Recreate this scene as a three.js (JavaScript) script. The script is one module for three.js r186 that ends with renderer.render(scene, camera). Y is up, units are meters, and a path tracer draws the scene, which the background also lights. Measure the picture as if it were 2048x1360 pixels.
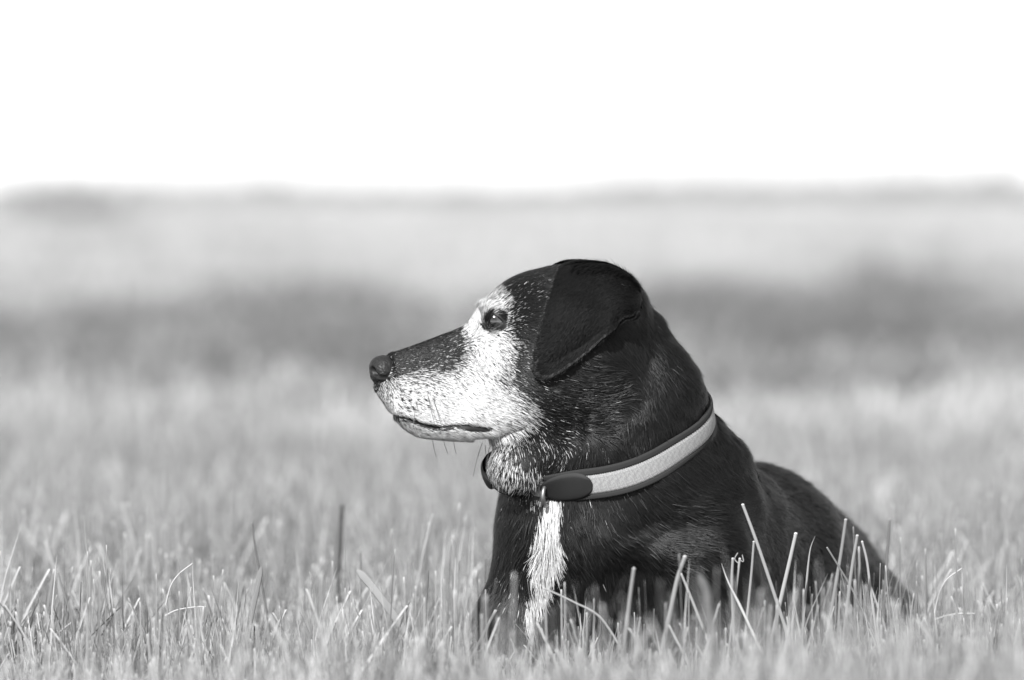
import * as THREE from 'three';
import { mergeGeometries } from 'three/addons/utils/BufferGeometryUtils.js';

// ---------------------------------------------------------------- camera, sky, sun, exposure
const U = 0.000444;                       // one modelling unit in metres (the dog is laid out in these)
const D = 5.06, HZ = 372;                 // camera distance to the dog, level line
const scene = new THREE.Scene();
const camera = new THREE.PerspectiveCamera(6.826, 2048 / 1360, 0.1, 3000);
camera.position.set(0, (1430 - HZ) * U, D);
camera.lookAt(0, (1430 - 680) * U, 0);
camera.focus = 5.02;
camera.userData.fStop = 4.0;
scene.add(camera);

const sunDir = new THREE.Vector3(-0.27, 0.66, 0.70).normalize();
{
  const W = 256, H = 128, data = new Float32Array(W * H * 4);
  for (let j = 0; j < H; j++) {
    const el = ((j + 0.5) / H - 0.5) * 180;                       // clear hazy air: white at the horizon, deeper overhead
    const v = el > 0 ? 0.24 + 0.86 * Math.exp(-el / 13) : 1.1;
    for (let i = 0; i < W; i++) data.set([v, v, v, 1], (j * W + i) * 4);
  }
  const sky = new THREE.DataTexture(data, W, H, THREE.RGBAFormat, THREE.FloatType);
  sky.mapping = THREE.EquirectangularReflectionMapping; sky.magFilter = THREE.LinearFilter; sky.needsUpdate = true;
  scene.background = sky; scene.environment = sky;
}
const sun = new THREE.DirectionalLight(0xffffff, 4.6);
sun.position.copy(sunDir).multiplyScalar(20); sun.castShadow = true; sun.shadow.radius = 1.2;
sun.shadow.mapSize.set(4096, 4096);
Object.assign(sun.shadow.camera, { left: -4, right: 4, top: 4, bottom: -4, near: 1, far: 60 });
scene.add(sun); scene.add(sun.target);
const renderer = new THREE.WebGLRenderer({ antialias: true });
renderer.setSize(1024, 680);
renderer.toneMapping = THREE.LinearToneMapping;
renderer.toneMappingExposure = 1.62;
renderer.shadowMap.enabled = true;

// ---------------------------------------------------------------- helpers
let seed = 20240611;
const rnd = () => { seed = (seed + 0x6D2B79F5) | 0; let t = Math.imul(seed ^ (seed >>> 15), 1 | seed); t = (t + Math.imul(t ^ (t >>> 7), 61 | t)) ^ t; return ((t ^ (t >>> 14)) >>> 0) / 4294967296; };
const rr = (a, b) => a + (b - a) * rnd();
const gauss = () => (rnd() + rnd() + rnd() + rnd() - 2) * 0.85;
const clamp = (x, a = 0, b = 1) => Math.min(b, Math.max(a, x));
const sstep = (a, b, x) => { const t = clamp((x - a) / (b - a)); return t * t * (3 - 2 * t); };
const mix = (a, b, t) => a + (b - a) * t;
const hash3 = (x, y, z) => { let h = Math.imul(x, 374761393) ^ Math.imul(y, 668265263) ^ Math.imul(z, 1274126177); h = Math.imul(h ^ (h >>> 13), 1274126177); return ((h ^ (h >>> 16)) >>> 0) / 4294967296; };
function noise(px, py, pz = 0) {                                    // value noise in -1..1, its lattice turned off the axes
  const x = 0.8 * px + 0.36 * py + 0.48 * pz, y = -0.6 * px + 0.48 * py + 0.64 * pz, z = -0.8 * py + 0.6 * pz;
  const ix = Math.floor(x), iy = Math.floor(y), iz = Math.floor(z), f = (t) => t * t * (3 - 2 * t);
  const a = f(x - ix), b = f(y - iy), c = f(z - iz); let s = 0;
  for (let k = 0; k < 8; k++) s += hash3(ix + (k & 1), iy + ((k >> 1) & 1), iz + (k >> 2)) * ((k & 1) ? a : 1 - a) * (((k >> 1) & 1) ? b : 1 - b) * ((k >> 2) ? c : 1 - c);
  return s * 2 - 1;
}
const gcol = (v) => new THREE.Color().setRGB(v, v, v);
const grey = (v, roughness, extra = {}) => new THREE.MeshPhysicalMaterial({ color: gcol(v), roughness, ...extra });
const names = {};
const numbered = (n) => { const k = names[n] = (names[n] ?? -1) + 1; return k ? n + '_' + String(k).padStart(3, '0') : n; };
const shade = (o) => { o.castShadow = true; o.receiveShadow = true; return o; };
function tag(o, label, category, group, kind) {
  if (label) o.userData.label = label; if (category) o.userData.category = category;
  if (group) o.userData.group = group; if (kind) o.userData.kind = kind; return o;
}
function meshOf(name, geo, mat, parent) { const m = shade(new THREE.Mesh(geo, mat)); m.name = parent === scene ? numbered(name) : name; parent.add(m); return m; }
// a point that stands behind picture position (px, py) at depth z (metres, towards the camera), used to lay out things on the ground plan
const atZ = (px, py, z) => { const k = (D - z) / D; return new THREE.Vector3((px - 1024) * U * k, (1430 - HZ) * U - (py - HZ) * U * k, z); };

// ---------------------------------------------------------------- ground
const groundH = (x, z) => { const d = D - z; return d < 9 ? 0.047 * sstep(4.85, 4.0, d) * (0.2 + 0.8 * sstep(-0.25, 0.15, x)) : 0.012 * Math.sin(x * 0.9 + z * 0.35) * sstep(9, 16, d) + 0.00035 * Math.max(0, d - 30) * (1 + 0.4 * Math.sin(x * 0.11)); };
{
  const zs = [5.5], xs = [];
  for (let d = 0.2; d < 700; d *= 1.07) zs.push(D - d - 0.3);
  for (let i = -40; i <= 40; i++) xs.push(Math.sign(i) * (Math.abs(i) / 40) ** 2);
  const pos = [], uv = [], idx = [];
  for (const z of zs) for (const t of xs) {
    const x = t * (8 + Math.max(0, D - z) * 0.9); pos.push(x, groundH(x, z), z); uv.push(x / 6, z / 6);
  }
  const n = xs.length;
  for (let j = 0; j < zs.length - 1; j++) for (let i = 0; i < n - 1; i++) { const a = j * n + i; idx.push(a, a + 1, a + n, a + 1, a + n + 1, a + n); }
  const g = new THREE.BufferGeometry();
  g.setAttribute('position', new THREE.Float32BufferAttribute(pos, 3)); g.setAttribute('uv', new THREE.Float32BufferAttribute(uv, 2));
  g.setIndex(idx); g.computeVertexNormals();
  const S = 512, tex = new Uint8Array(S * S * 4);
  const per = (x, y, f) => { const a = x / S * f, b = y / S * f, w = (v) => ((v % f) + f) % f; const ia = Math.floor(a), ib = Math.floor(b), s = (t) => t * t * (3 - 2 * t), u = s(a - ia), v = s(b - ib); const h = (p, q) => hash3(w(p), w(q), f); return mix(mix(h(ia, ib), h(ia + 1, ib), u), mix(h(ia, ib + 1), h(ia + 1, ib + 1), u), v); };
  for (let y = 0; y < S; y++) for (let x = 0; x < S; x++) {
    const v = 0.42 + 0.16 * per(x, y, 5) + 0.14 * per(x, y, 17) + 0.16 * per(x, y, 63) + 0.24 * per(x, y, 200);
    tex.set([v * 225, v * 225, v * 225, 255], (y * S + x) * 4);
  }
  const t = new THREE.DataTexture(tex, S, S); t.colorSpace = THREE.SRGBColorSpace; t.wrapS = t.wrapT = THREE.RepeatWrapping; t.magFilter = THREE.LinearFilter; t.needsUpdate = true;
  const m = meshOf('ground', g, new THREE.MeshStandardMaterial({ map: t, roughness: 1 }), scene);
  m.userData.kind = 'structure';
}

// ---------------------------------------------------------------- the dog as a distance field (x to the right, y up from the ground, z to the camera; units U)
const Y = (py) => 1430 - py;
const smin = (a, b, k) => { const h = Math.max(k - Math.abs(a - b), 0) / k; return Math.min(a, b) - h * h * k * 0.25; };
const cone = (ax, ay, az, ra, bx, by, bz, rb) => { ay = Y(ay); by = Y(by); const dx = bx - ax, dy = by - ay, dz = bz - az, q = 1 / (dx * dx + dy * dy + dz * dz); return (x, y, z) => { const h = clamp(((x - ax) * dx + (y - ay) * dy + (z - az) * dz) * q); return Math.hypot(x - ax - dx * h, y - ay - dy * h, z - az - dz * h) - ra - (rb - ra) * h; }; };
const ell = (cx, cy, cz, rx, ry, rz) => { cy = Y(cy); return (x, y, z) => { const a = x - cx, b = y - cy, c = z - cz, k0 = Math.hypot(a / rx, b / ry, c / rz), k1 = Math.hypot(a / rx / rx, b / ry / ry, c / rz / rz); return k1 < 1e-9 ? -Math.min(rx, ry, rz) : k0 * (k0 - 1) / k1; }; };
const spline = (pts) => (x) => { const n = pts.length; if (x <= pts[0][0]) return pts[0][1]; if (x >= pts[n - 1][0]) return pts[n - 1][1]; let i = 0; while (pts[i + 1][0] < x) i++; const p0 = pts[Math.max(0, i - 1)], p1 = pts[i], p2 = pts[i + 1], p3 = pts[Math.min(n - 1, i + 2)], h = p2[0] - p1[0], t = (x - p1[0]) / h; const m1 = (p2[1] - p0[1]) / (p2[0] - p0[0] || 1) * h, m2 = (p3[1] - p1[1]) / (p3[0] - p1[0] || 1) * h, t2 = t * t, t3 = t2 * t; return (2 * t3 - 3 * t2 + 1) * p1[1] + (t3 - 2 * t2 + t) * m1 + (-2 * t3 + 3 * t2) * p2[1] + (t3 - t2) * m2; };
const polyDist = (pts) => (x, y) => { let m = 1e9; for (let i = 0; i < pts.length - 1; i++) { const [ax, ay] = pts[i], [bx, by] = pts[i + 1], dx = bx - ax, dy = by - ay, h = clamp(((x - ax) * dx + (y - ay) * dy) / (dx * dx + dy * dy)); m = Math.min(m, Math.hypot(x - ax - dx * h, y - ay - dy * h)); } return m; };
const polySigned = (pts) => { const edge = polyDist([...pts, pts[0]]); return (x, y) => { let inside = false; for (let i = 0, j = pts.length - 1; i < pts.length; j = i++) { const [xi, yi] = pts[i], [xj, yj] = pts[j]; if ((yi > y) !== (yj > y) && x < (xj - xi) * (y - yi) / (yj - yi) + xi) inside = !inside; } return inside ? -edge(x, y) : edge(x, y); }; };
const yUp = (pts) => pts.map(([x, y]) => [x, Y(y)]);

// head: slices along its length, each [position, top, bottom, half width]
const stations = [
  [750, 764, 778, 9], [757, 742, 791, 19], [767, 717, 805, 32], [778, 706, 820, 43], [788, 703, 832, 48], [800, 699, 848, 51], [815, 694, 861, 54], [835, 687, 871, 57], [875, 672, 877, 62], [919, 655, 880, 69], [938, 640, 881, 74],
  [953, 619, 881, 80], [966, 602, 880, 86], [982, 587, 878, 92], [1000, 571, 873, 99], [1020, 558, 866, 106], [1045, 547, 858, 113], [1070, 540, 850, 119], [1100, 533, 845, 123], [1140, 529, 838, 124], [1180, 531, 828, 120], [1220, 541, 812, 108], [1258, 565, 790, 88], [1286, 602, 756, 62], [1302, 650, 705, 25]];
const tab = ['top', 'bot', 'wid'].map((_, k) => { const f = spline(stations.map((s) => [s[0], k < 2 ? Y(s[k + 1]) : s[3]])), a = new Float32Array(561); for (let i = 0; i <= 560; i++) a[i] = f(748 + i); return a; });
const look = (a, x) => { const t = clamp(x - 748, 0, 553.99), i = Math.floor(t); return a[i] + (a[i + 1] - a[i]) * (t - i); };
const gFace = spline([[-1, 0.85], [-0.75, 1], [-0.5, 1], [-0.2, 1], [0.2, 0.97], [0.55, 0.82], [0.8, 0.68], [1, 0.56]]);
const gTab = new Float32Array(201); for (let i = 0; i <= 200; i++) gTab[i] = gFace(-1 + i / 100);
const mouth = polyDist(yUp([[783, 825], [806, 831], [840, 844], [869, 851.5], [894, 848.5], [919, 846], [950, 847], [976, 851]]));
const lipPatch = polyDist(yUp([[922, 849], [945, 853], [968, 853], [977, 851]]));
const jawCrease = polyDist(yUp([[946, 879], [985, 871], [1012, 860], [1040, 852]]));
const almond = polySigned(yUp([[978, 645], [981, 632], [985, 626], [992, 630], [1004, 641], [997, 648], [988, 653]]));
const EYE = [986, Y(641), 57];
const brow = ell(976, 617, 42, 21, 16, 22), cheek = ell(1085, 765, 84, 105, 85, 46), lid = ell(986, 641, 57, 28.5, 28, 28.5), flew = ell(865, 806, 38, 75, 36, 20), earBase = ell(1205, 583, 88, 62, 46, 36), jaw = ell(1010, 815, 70, 70, 52, 30);
const yaw = 5.5 * Math.PI / 180, YC = Math.cos(yaw), YS = Math.sin(yaw);
const toHead = (x, z) => { const dx = x - 1200; return [1200 + dx * YC - z * YS, dx * YS + z * YC]; };
const fromHead = (x, z) => { const dx = x - 1200; return [1200 + dx * YC + z * YS, -dx * YS + z * YC]; };
function headF(x, y, zs) {
  const z = Math.abs(zs), t = look(tab[0], x), b = look(tab[1], x), w = look(tab[2], x), c = (t + b) / 2, h = (t - b) / 2;
  const ny = (y - c) / h, blend = sstep(1090, 960, x), gf = gTab[clamp(Math.round((ny + 1) * 100), 0, 200)];
  const nz = z / (w * mix(1, gf, blend)), p = mix(2.35, 7.5, blend * sstep(0.0, -0.6, ny));
  let d = (Math.pow(Math.pow(Math.abs(ny), p) + Math.pow(nz, p), 1 / p) - 1) * Math.min(h, w) * 0.95;
  const over = Math.max(748 - x, x - 1302, 0); if (over > 0) d = Math.hypot(Math.max(d, 0), over);
  if (d > 60) return d;
  d = smin(d, brow(x, y, z), 16); d = smin(d, cheek(x, y, z), 34); d = smin(d, flew(x, y, z), 26); d = smin(d, earBase(x, y, z), 30); d = smin(d, jaw(x, y, z), 30);
  const xi = x + z * YS;
  if (x < 1060 && y < Y(800)) {
    let q = mouth(xi, y); d += 3.4 * Math.exp(-q * q / 16);
    q = lipPatch(xi, y); d += 0.6 * Math.exp(-q * q / 30);
    q = jawCrease(xi, y); d += 4 * Math.exp(-q * q / 30);
  }
  if (x > 940 && x < 1040 && y < Y(600) && y > Y(690)) {
    d = smin(d, lid(x, y, z), 10);
    const q = Math.hypot(x - 956, (y - Y(652)) * 1.3, z - 62); d += 4 * Math.exp(-q * q / 200);
    d = Math.max(d, -Math.max(almond(xi, y), 40 - z));
  }
  return d;
}
const throat = [cone(1060, 800, 0, 82, 1092, 886, 12, 96), cone(1092, 886, 12, 96, 1150, 945, -5, 108)];
const neckParts = [cone(1205, 650, -5, 98, 1288, 790, -25, 114), cone(1288, 790, -25, 114, 1298, 850, -40, 116), cone(1298, 850, -40, 116, 1366, 965, -105, 138), ...throat, cone(1180, 720, 0, 122, 1220, 880, -20, 138), cone(1220, 880, -20, 138, 1275, 1010, -60, 186), ell(1040, 932, 55, 62, 50, 62)];
const collarParts = [cone(1205, 650, -5, 98, 1288, 790, -25, 114), cone(1288, 790, -25, 114, 1296, 860, -40, 118), cone(1296, 860, -40, 118, 1300, 930, -40, 110), ...throat, cone(1180, 720, 0, 122, 1220, 880, -20, 140), cone(1220, 880, -20, 140, 1240, 960, -30, 150), ell(1035, 930, -10, 52, 60, 60)];
const collarF = (x, y, z) => { let d = 1e9; for (const f of collarParts) d = smin(d, f(x, y, z), 26); return d; };
const trunkParts = [
  ell(1195, 1045, -75, 200, 205, 188), ell(1215, 1210, -110, 180, 190, 170), cone(1370, 1070, -150, 170, 1520, 1165, -550, 192), cone(1520, 1165, -550, 194, 1634, 1245, -930, 194),
  cone(1300, 1200, -150, 200, 1500, 1250, -560, 180), ell(1738, 1330, -850, 168, 135, 230),
  cone(1385, 1108, 0, 122, 1445, 1265, 10, 98), cone(1445, 1280, 10, 90, 1300, 1380, 250, 46), cone(1300, 1382, 250, 44, 1225, 1396, 360, 40),
  cone(1075, 1080, -30, 74, 1024, 1235, -20, 62), cone(1024, 1240, -20, 58, 990, 1370, 150, 42), cone(985, 1372, 150, 42, 960, 1394, 270, 38), cone(1480, 1380, -250, 70, 1560, 1390, -480, 70)];
const neckF = (x, y, z) => { let d = 1e9; for (const f of neckParts) d = smin(d, f(x, y, z), 30); return d; };
function dogF(x, y, z) {
  let d = neckF(x, y, z);
  for (let i = 0; i < trunkParts.length; i++) d = smin(d, trunkParts[i](x, y, z), i === 0 ? 34 : i < 6 ? 64 : 40);
  if (x < 1380 && y > 480) { const [hx, hz] = toHead(x, z), h = headF(hx, y, hz); if (h < d + 60) d = smin(d, h, sstep(930, 1050, x) * 36 + 3); }
  if (x > 1150 && (y < 640 || x > 1290)) d += 6 * noise(x / 85, y / 70, z / 85) + 1.2 * noise(x / 26, y / 22, z / 26);                       // loose folds and muscle under the coat
  if (y > 330 && y < 450 && x > 1120 && x < 1540 && z > -150) { const q = (y - 388 + (x - 1150) * 0.05) / 34; d += 12 * Math.exp(-q * q) * sstep(1200, 1300, x) * sstep(1530, 1440, x); }   // hollow between neck and shoulder
  return Math.max(d, 6 - y);
}
const toWorld = (p) => { for (let i = 0; i < p.length; i += 3) { p[i] = (p[i] - 1024) * U; p[i + 1] *= U; p[i + 2] *= U; } return p; };
function gradOf(F, x, y, z, e, out) { out[0] = F(x + e, y, z) - F(x - e, y, z); out[1] = F(x, y + e, z) - F(x, y - e, z); out[2] = F(x, y, z + e) - F(x, y, z - e); const l = Math.hypot(...out) || 1; out[3] = l / (2 * e); out[0] /= l; out[1] /= l; out[2] /= l; return out; }
function surface(F, xs, ys, zs, e = 1.2, settle = 2) {              // surface nets on a grid whose lines may be unevenly spaced
  const nx = xs.length, ny = ys.length, nz = zs.length, v = new Float32Array(nx * ny * nz), at = (i, j, k) => (k * ny + j) * nx + i;
  const B = 4;                                                       // leave out blocks that lie far from the surface
  for (let k0 = 0; k0 < nz; k0 += B) for (let j0 = 0; j0 < ny; j0 += B) for (let i0 = 0; i0 < nx; i0 += B) {
    const i1 = Math.min(i0 + B, nx), j1 = Math.min(j0 + B, ny), k1 = Math.min(k0 + B, nz), a = xs[i0], b = xs[i1 - 1], c = ys[j0], dd = ys[j1 - 1], f = zs[k0], g = zs[k1 - 1];
    const m = F((a + b) / 2, (c + dd) / 2, (f + g) / 2), far = Math.abs(m) > 1.6 * Math.hypot(b - a, dd - c, g - f) / 2 + 25;
    for (let k = k0; k < k1; k++) for (let j = j0; j < j1; j++) for (let i = i0; i < i1; i++) v[at(i, j, k)] = far ? m : F(xs[i], ys[j], zs[k]);
  }
  const id = new Int32Array(nx * ny * nz).fill(-1), pos = [], idx = [], cs = [0, 1, nx, nx + 1, nx * ny, nx * ny + 1, nx * ny + nx, nx * ny + nx + 1];
  const E = [[0, 1], [2, 3], [4, 5], [6, 7], [0, 2], [1, 3], [4, 6], [5, 7], [0, 4], [1, 5], [2, 6], [3, 7]];
  for (let k = 0; k < nz - 1; k++) for (let j = 0; j < ny - 1; j++) for (let i = 0; i < nx - 1; i++) {
    const o = at(i, j, k); let s = 0; for (let c = 0; c < 8; c++) if (v[o + cs[c]] < 0) s++;
    if (s === 0 || s === 8) continue;
    let x = 0, y = 0, z = 0, n = 0;
    for (const [a, b] of E) { const va = v[o + cs[a]], vb = v[o + cs[b]]; if ((va < 0) === (vb < 0)) continue; const t = va / (va - vb); x += mix(xs[i + (a & 1)], xs[i + (b & 1)], t); y += mix(ys[j + ((a >> 1) & 1)], ys[j + ((b >> 1) & 1)], t); z += mix(zs[k + (a >> 2)], zs[k + (b >> 2)], t); n++; }
    id[o] = pos.length / 3; pos.push(x / n, y / n, z / n);
  }
  const quad = (a, b, c, d, flip) => { if (a < 0 || b < 0 || c < 0 || d < 0) return; flip ? idx.push(a, c, b, b, c, d) : idx.push(a, b, c, b, d, c); };
  for (let k = 1; k < nz - 1; k++) for (let j = 1; j < ny - 1; j++) for (let i = 1; i < nx - 1; i++) {
    const o = at(i, j, k), n = v[o] < 0;
    if (n !== (v[o + 1] < 0)) quad(id[o - nx - nx * ny], id[o - nx * ny], id[o - nx], id[o], !n);
    if (n !== (v[o + nx] < 0)) quad(id[o - 1 - nx * ny], id[o - nx * ny], id[o - 1], id[o], n);
    if (n !== (v[o + nx * ny] < 0)) quad(id[o - 1 - nx], id[o - nx], id[o - 1], id[o], !n);
  }
  const nor = new Float32Array(pos.length), g = [0, 0, 0, 0];
  for (let i = 0; i < pos.length; i += 3) {
    for (let s = 0; s < settle; s++) { gradOf(F, pos[i], pos[i + 1], pos[i + 2], e, g); const q = clamp(F(pos[i], pos[i + 1], pos[i + 2]) / Math.max(g[3], 0.4), -3, 3) * 0.8; pos[i] -= g[0] * q; pos[i + 1] -= g[1] * q; pos[i + 2] -= g[2] * q; }
    gradOf(F, pos[i], pos[i + 1], pos[i + 2], e, g); nor[i] = g[0]; nor[i + 1] = g[1]; nor[i + 2] = g[2];
  }
  return { pos: Float32Array.from(pos), nor, idx };
}
const lines = (...runs) => { const a = [runs[0][0]]; for (const [from, to, step] of runs) for (let x = from + step; x < to + step * 0.5; x += step) a.push(x); return a; };
function geoOf(s, colors) {
  const g = new THREE.BufferGeometry(); g.setAttribute('position', new THREE.BufferAttribute(toWorld(Float32Array.from(s.pos)), 3)); g.setAttribute('normal', new THREE.BufferAttribute(s.nor, 3));
  if (colors) g.setAttribute('color', new THREE.BufferAttribute(colors, 3)); g.setIndex(s.idx); return g;
}

// ---------------------------------------------------------------- where the coat is white, how long it is and which way it lies
const whiteAt = [
  [760, 780, .30], [775, 800, .62], [790, 740, .25], [790, 775, .55], [810, 722, .16], [850, 705, .11], [900, 690, .14], [925, 690, .3], [800, 700, .07], [850, 685, .06], [900, 668, .09], [830, 742, .42], [870, 730, .33], [900, 718, .32], [925, 712, .5], [810, 770, .75], [810, 810, .86], [850, 775, .82], [850, 820, .97], [900, 770, .82], [900, 815, .99], [950, 780, .96], [1000, 800, .98], [1035, 825, .97], [950, 735, .85], [960, 690, .96], [940, 668, .85], [948, 645, .99], [965, 615, .99], [985, 600, .93], [1005, 607, .6], [1025, 618, .28],
  [995, 578, .2], [1020, 572, .12], [1050, 558, .13], [1095, 545, .16], [1100, 580, .08], [1060, 605, .03], [1030, 590, .06], [1050, 635, .04], [1060, 650, .08], [1035, 650, .2], [1020, 640, .3], [1010, 670, .6], [985, 680, .97], [1000, 710, .8], [1025, 700, .28], [1040, 720, .17], [1025, 745, .42], [1045, 765, .26], [1055, 745, .1], [1080, 770, .2], [1060, 790, .2], [1040, 790, .6], [1058, 830, .5], [1080, 830, .26], [1100, 850, .16], [1110, 800, .1], [1150, 780, .04], [1180, 810, .03], [1055, 860, .14], [1030, 872, .2], [1060, 890, .2], [1000, 895, .36], [985, 920, .55], [1020, 940, .5], [1060, 940, .44], [1090, 960, .34], [1110, 915, .34], [1150, 895, .13], [1180, 860, .05], [1240, 860, .01], [1250, 920, .02], [1300, 800, .0], [1200, 700, .0], [1100, 690, .02], [1080, 700, .06], [1150, 600, .02], [1300, 650, .0],
  [800, 838, .8], [800, 850, .9], [850, 866, .96], [920, 872, .97], [980, 868, .95], [1005, 858, .92], [1030, 848, .85], [870, 846, .9], [930, 838, .99], [985, 845, .98], [1200, 950, .02], [1350, 900, 0], [1140, 990, 0], [1190, 1000, 0], [1250, 990, 0], [1060, 972, .42], [1030, 1002, .02], [1000, 1005, .02], [1060, 1004, .06]];
const spots = [[827, 762], [847, 766], [800, 777], [815, 777], [830, 780], [849, 779], [865, 779], [800, 792], [814, 794], [830, 794], [845, 794], [860, 793], [808, 808], [820, 810], [850, 807]];
const blaze = [[980, 1104, 14], [1000, 1104, 18], [1038, 1093, 22], [1085, 1094, 24], [1117, 1092, 25], [1155, 1078, 18], [1192, 1068, 17], [1230, 1062, 15], [1300, 1067, 16], [1430, 1060, 14]];
const blazeX = spline(blaze.map((b) => [b[0], b[1]])), blazeW = spline(blaze.map((b) => [b[0], b[2]]));
function whiteness(x, y, z) {                                       // share of white hairs, 0 to 1
  const py = 1430 - y;
  let v = 0;
  if (py > 965 && z > -60 && x < 1250) {
    const q = Math.abs(x - blazeX(py) + 5 * noise(y / 11, z / 30, 5)) / blazeW(py);
    v = 0.92 * sstep(1.35, 0.65, q); if (x < 1080) v = Math.max(v, 0.05 * sstep(930, 1080, x)); v = Math.max(v, 0.01);
    if (py > 1010) return v;
  }
  if (py < 1010 && x < 1330) {
    const [hx, hz] = toHead(x, z), X = py < 940 ? hx + Math.abs(hz) * YS : x; let s = 0.0006, t = 0;
    for (const [a, b, c] of whiteAt) { const dx = X - a, dy = py - b, w = Math.exp(-(dx * dx + dy * dy) / 560); s += w; t += w * c; }
    v = Math.max(v, 0.95 * t / s);
    if (Math.abs(z) > 20) { const ex = (X - 990) / 22, ey = (py - 640 - (X - 990) * 0.15) / 16.5; v *= sstep(0.85, 1.25, Math.hypot(ex, ey)); v *= sstep(5, 12, Math.hypot((X - 966) * 0.8, (py - 655) * 1.3)); }
    if (py > 800 && X < 985) v *= mix(0.25, 1, sstep(2.5, 9, mouth(X, y)));
    for (const [a, b] of spots) if (Math.hypot(X - a, py - b) < 3.2) v *= 0.12;
  }
  return v;
}
const flowAt = [
  [755, 770, .3, .9], [770, 795, .5, .85], [800, 700, 1, -.3], [850, 690, 1, -.25], [920, 665, 1, -.35], [820, 745, .95, .2], [820, 790, .9, .35], [870, 780, .85, .5], [930, 760, .75, .62], [960, 700, .6, .75], [948, 645, .35, -.9], [975, 600, .8, -.5], [1000, 700, .75, .65], [1030, 605, .95, -.2], [1000, 580, .85, -.5], [1050, 560, .95, -.3], [1100, 545, 1, -.1], [1040, 680, .9, .35], [1050, 760, .9, .45], [1000, 830, .95, .25], [900, 830, .95, .3], [850, 860, .95, .2], [950, 870, .97, .1], [1100, 800, .97, .15], [1180, 790, .97, -.12], [1225, 780, .85, -.3], [1130, 860, .95, .1], [1200, 840, .9, -.2],
  [1000, 900, -.15, 1], [985, 930, -.4, .9], [1030, 950, -.35, .95], [1070, 940, .15, .95], [1110, 915, -.45, .75], [1080, 880, .3, .6], [1170, 900, -.3, .8], [1200, 930, -.3, .9], [1250, 850, .1, 1], [1300, 780, .25, .95], [1350, 750, .45, .9], [1390, 790, .3, .95], [1280, 680, .4, .9], [1330, 680, .5, .85], [1340, 860, .1, 1], [1200, 650, .6, .6], [1150, 560, .9, .2],
  [1200, 1010, .3, .9], [1300, 980, .6, .7], [1400, 930, .55, .8], [1440, 880, .5, .85], [1480, 930, .4, .9], [1430, 1000, .95, -.1], [1350, 1010, .9, .25], [1480, 1020, .95, -.15], [1350, 1080, .9, .2], [1250, 1080, .75, .55], [1160, 1050, .5, .85], [1095, 1020, .15, 1], [1130, 1100, .65, .75], [1060, 1100, -.4, .9], [1020, 1080, -.3, .9], [1095, 1150, .05, 1], [1060, 1230, -.2, 1], [1450, 1100, .7, .5], [1500, 1150, .4, .9], [1300, 1180, .3, .95], [1200, 1180, .25, 1], [980, 1200, -.3, .9], [1580, 1050, .6, .45, -.7], [1700, 1120, .5, .7, -.5], [1640, 1200, .3, .8, -.5], [1560, 1250, .2, .9, -.3]];
function flow(x, y, z, out) {
  const py = 1430 - y; let a = 0, b = 0, c = 0;
  for (const f of flowAt) { const dx = x - f[0], dy = py - f[1], q = dx * dx + dy * dy, w = 1 / (q + 150) ** 1.6; a += f[2] * w; b -= f[3] * w; c += (f[4] ?? (py > 950 ? -0.15 : -0.05)) * w; }
  const l = Math.hypot(a, b, c) || 1, big = py > 870 || x > 1180 ? 1 : 0.45;
  out[0] = a / l + big * 0.26 * noise(x / 44, y / 44, z / 44) + big * 0.13 * noise(x / 13 + 9, y / 13, z / 13); out[1] = b / l + big * 0.26 * noise(x / 44 + 40, y / 44, z / 44) + big * 0.13 * noise(x / 13, y / 13 + 33, z / 13); out[2] = c / l + big * 0.2 * noise(x / 30, y / 30 + 70, z / 30);
}
const lenAt = [[755, 770, 7], [790, 740, 9], [850, 700, 10], [850, 800, 13], [950, 800, 16], [950, 650, 13], [975, 600, 16], [1050, 560, 17], [1000, 720, 16], [1050, 800, 20], [850, 865, 13], [950, 872, 15], [1120, 800, 24], [1200, 780, 26], [1000, 900, 20], [1040, 950, 28], [1100, 910, 25], [1250, 850, 30], [1300, 700, 26], [1400, 790, 26], [1300, 1000, 28], [1100, 1060, 42], [1060, 1200, 46], [1450, 950, 28], [1400, 1100, 30], [1650, 1080, 28]];
const hairLen = (x, y) => { const py = 1430 - y; let s = 0, t = 0; for (const [a, b, c] of lenAt) { const q = (x - a) ** 2 + (py - b) ** 2, w = 1 / (q + 300) ** 1.7; s += w; t += w * c; } return t / s; };
const bare = (x, y, z) => {                                          // lips and the rims of the eyes carry no hair
  const [h0, hz] = toHead(x, z), hx = h0 + Math.abs(hz) * YS; if (hx > 1060 || y < Y(905)) return false;
  if (y < Y(800)) { if (mouth(hx, y) < 2.6 || lipPatch(hx, y) < 7) return true; }
  if (hx > 955 && y > Y(680) && y < Y(600) && Math.abs(hz) > 30 && almond(hx, y) < 4.5) return true;
  return hx < 780 && Math.hypot((hx - 760) / 22, (y - Y(736)) / 24) < 0.95;
};

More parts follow.
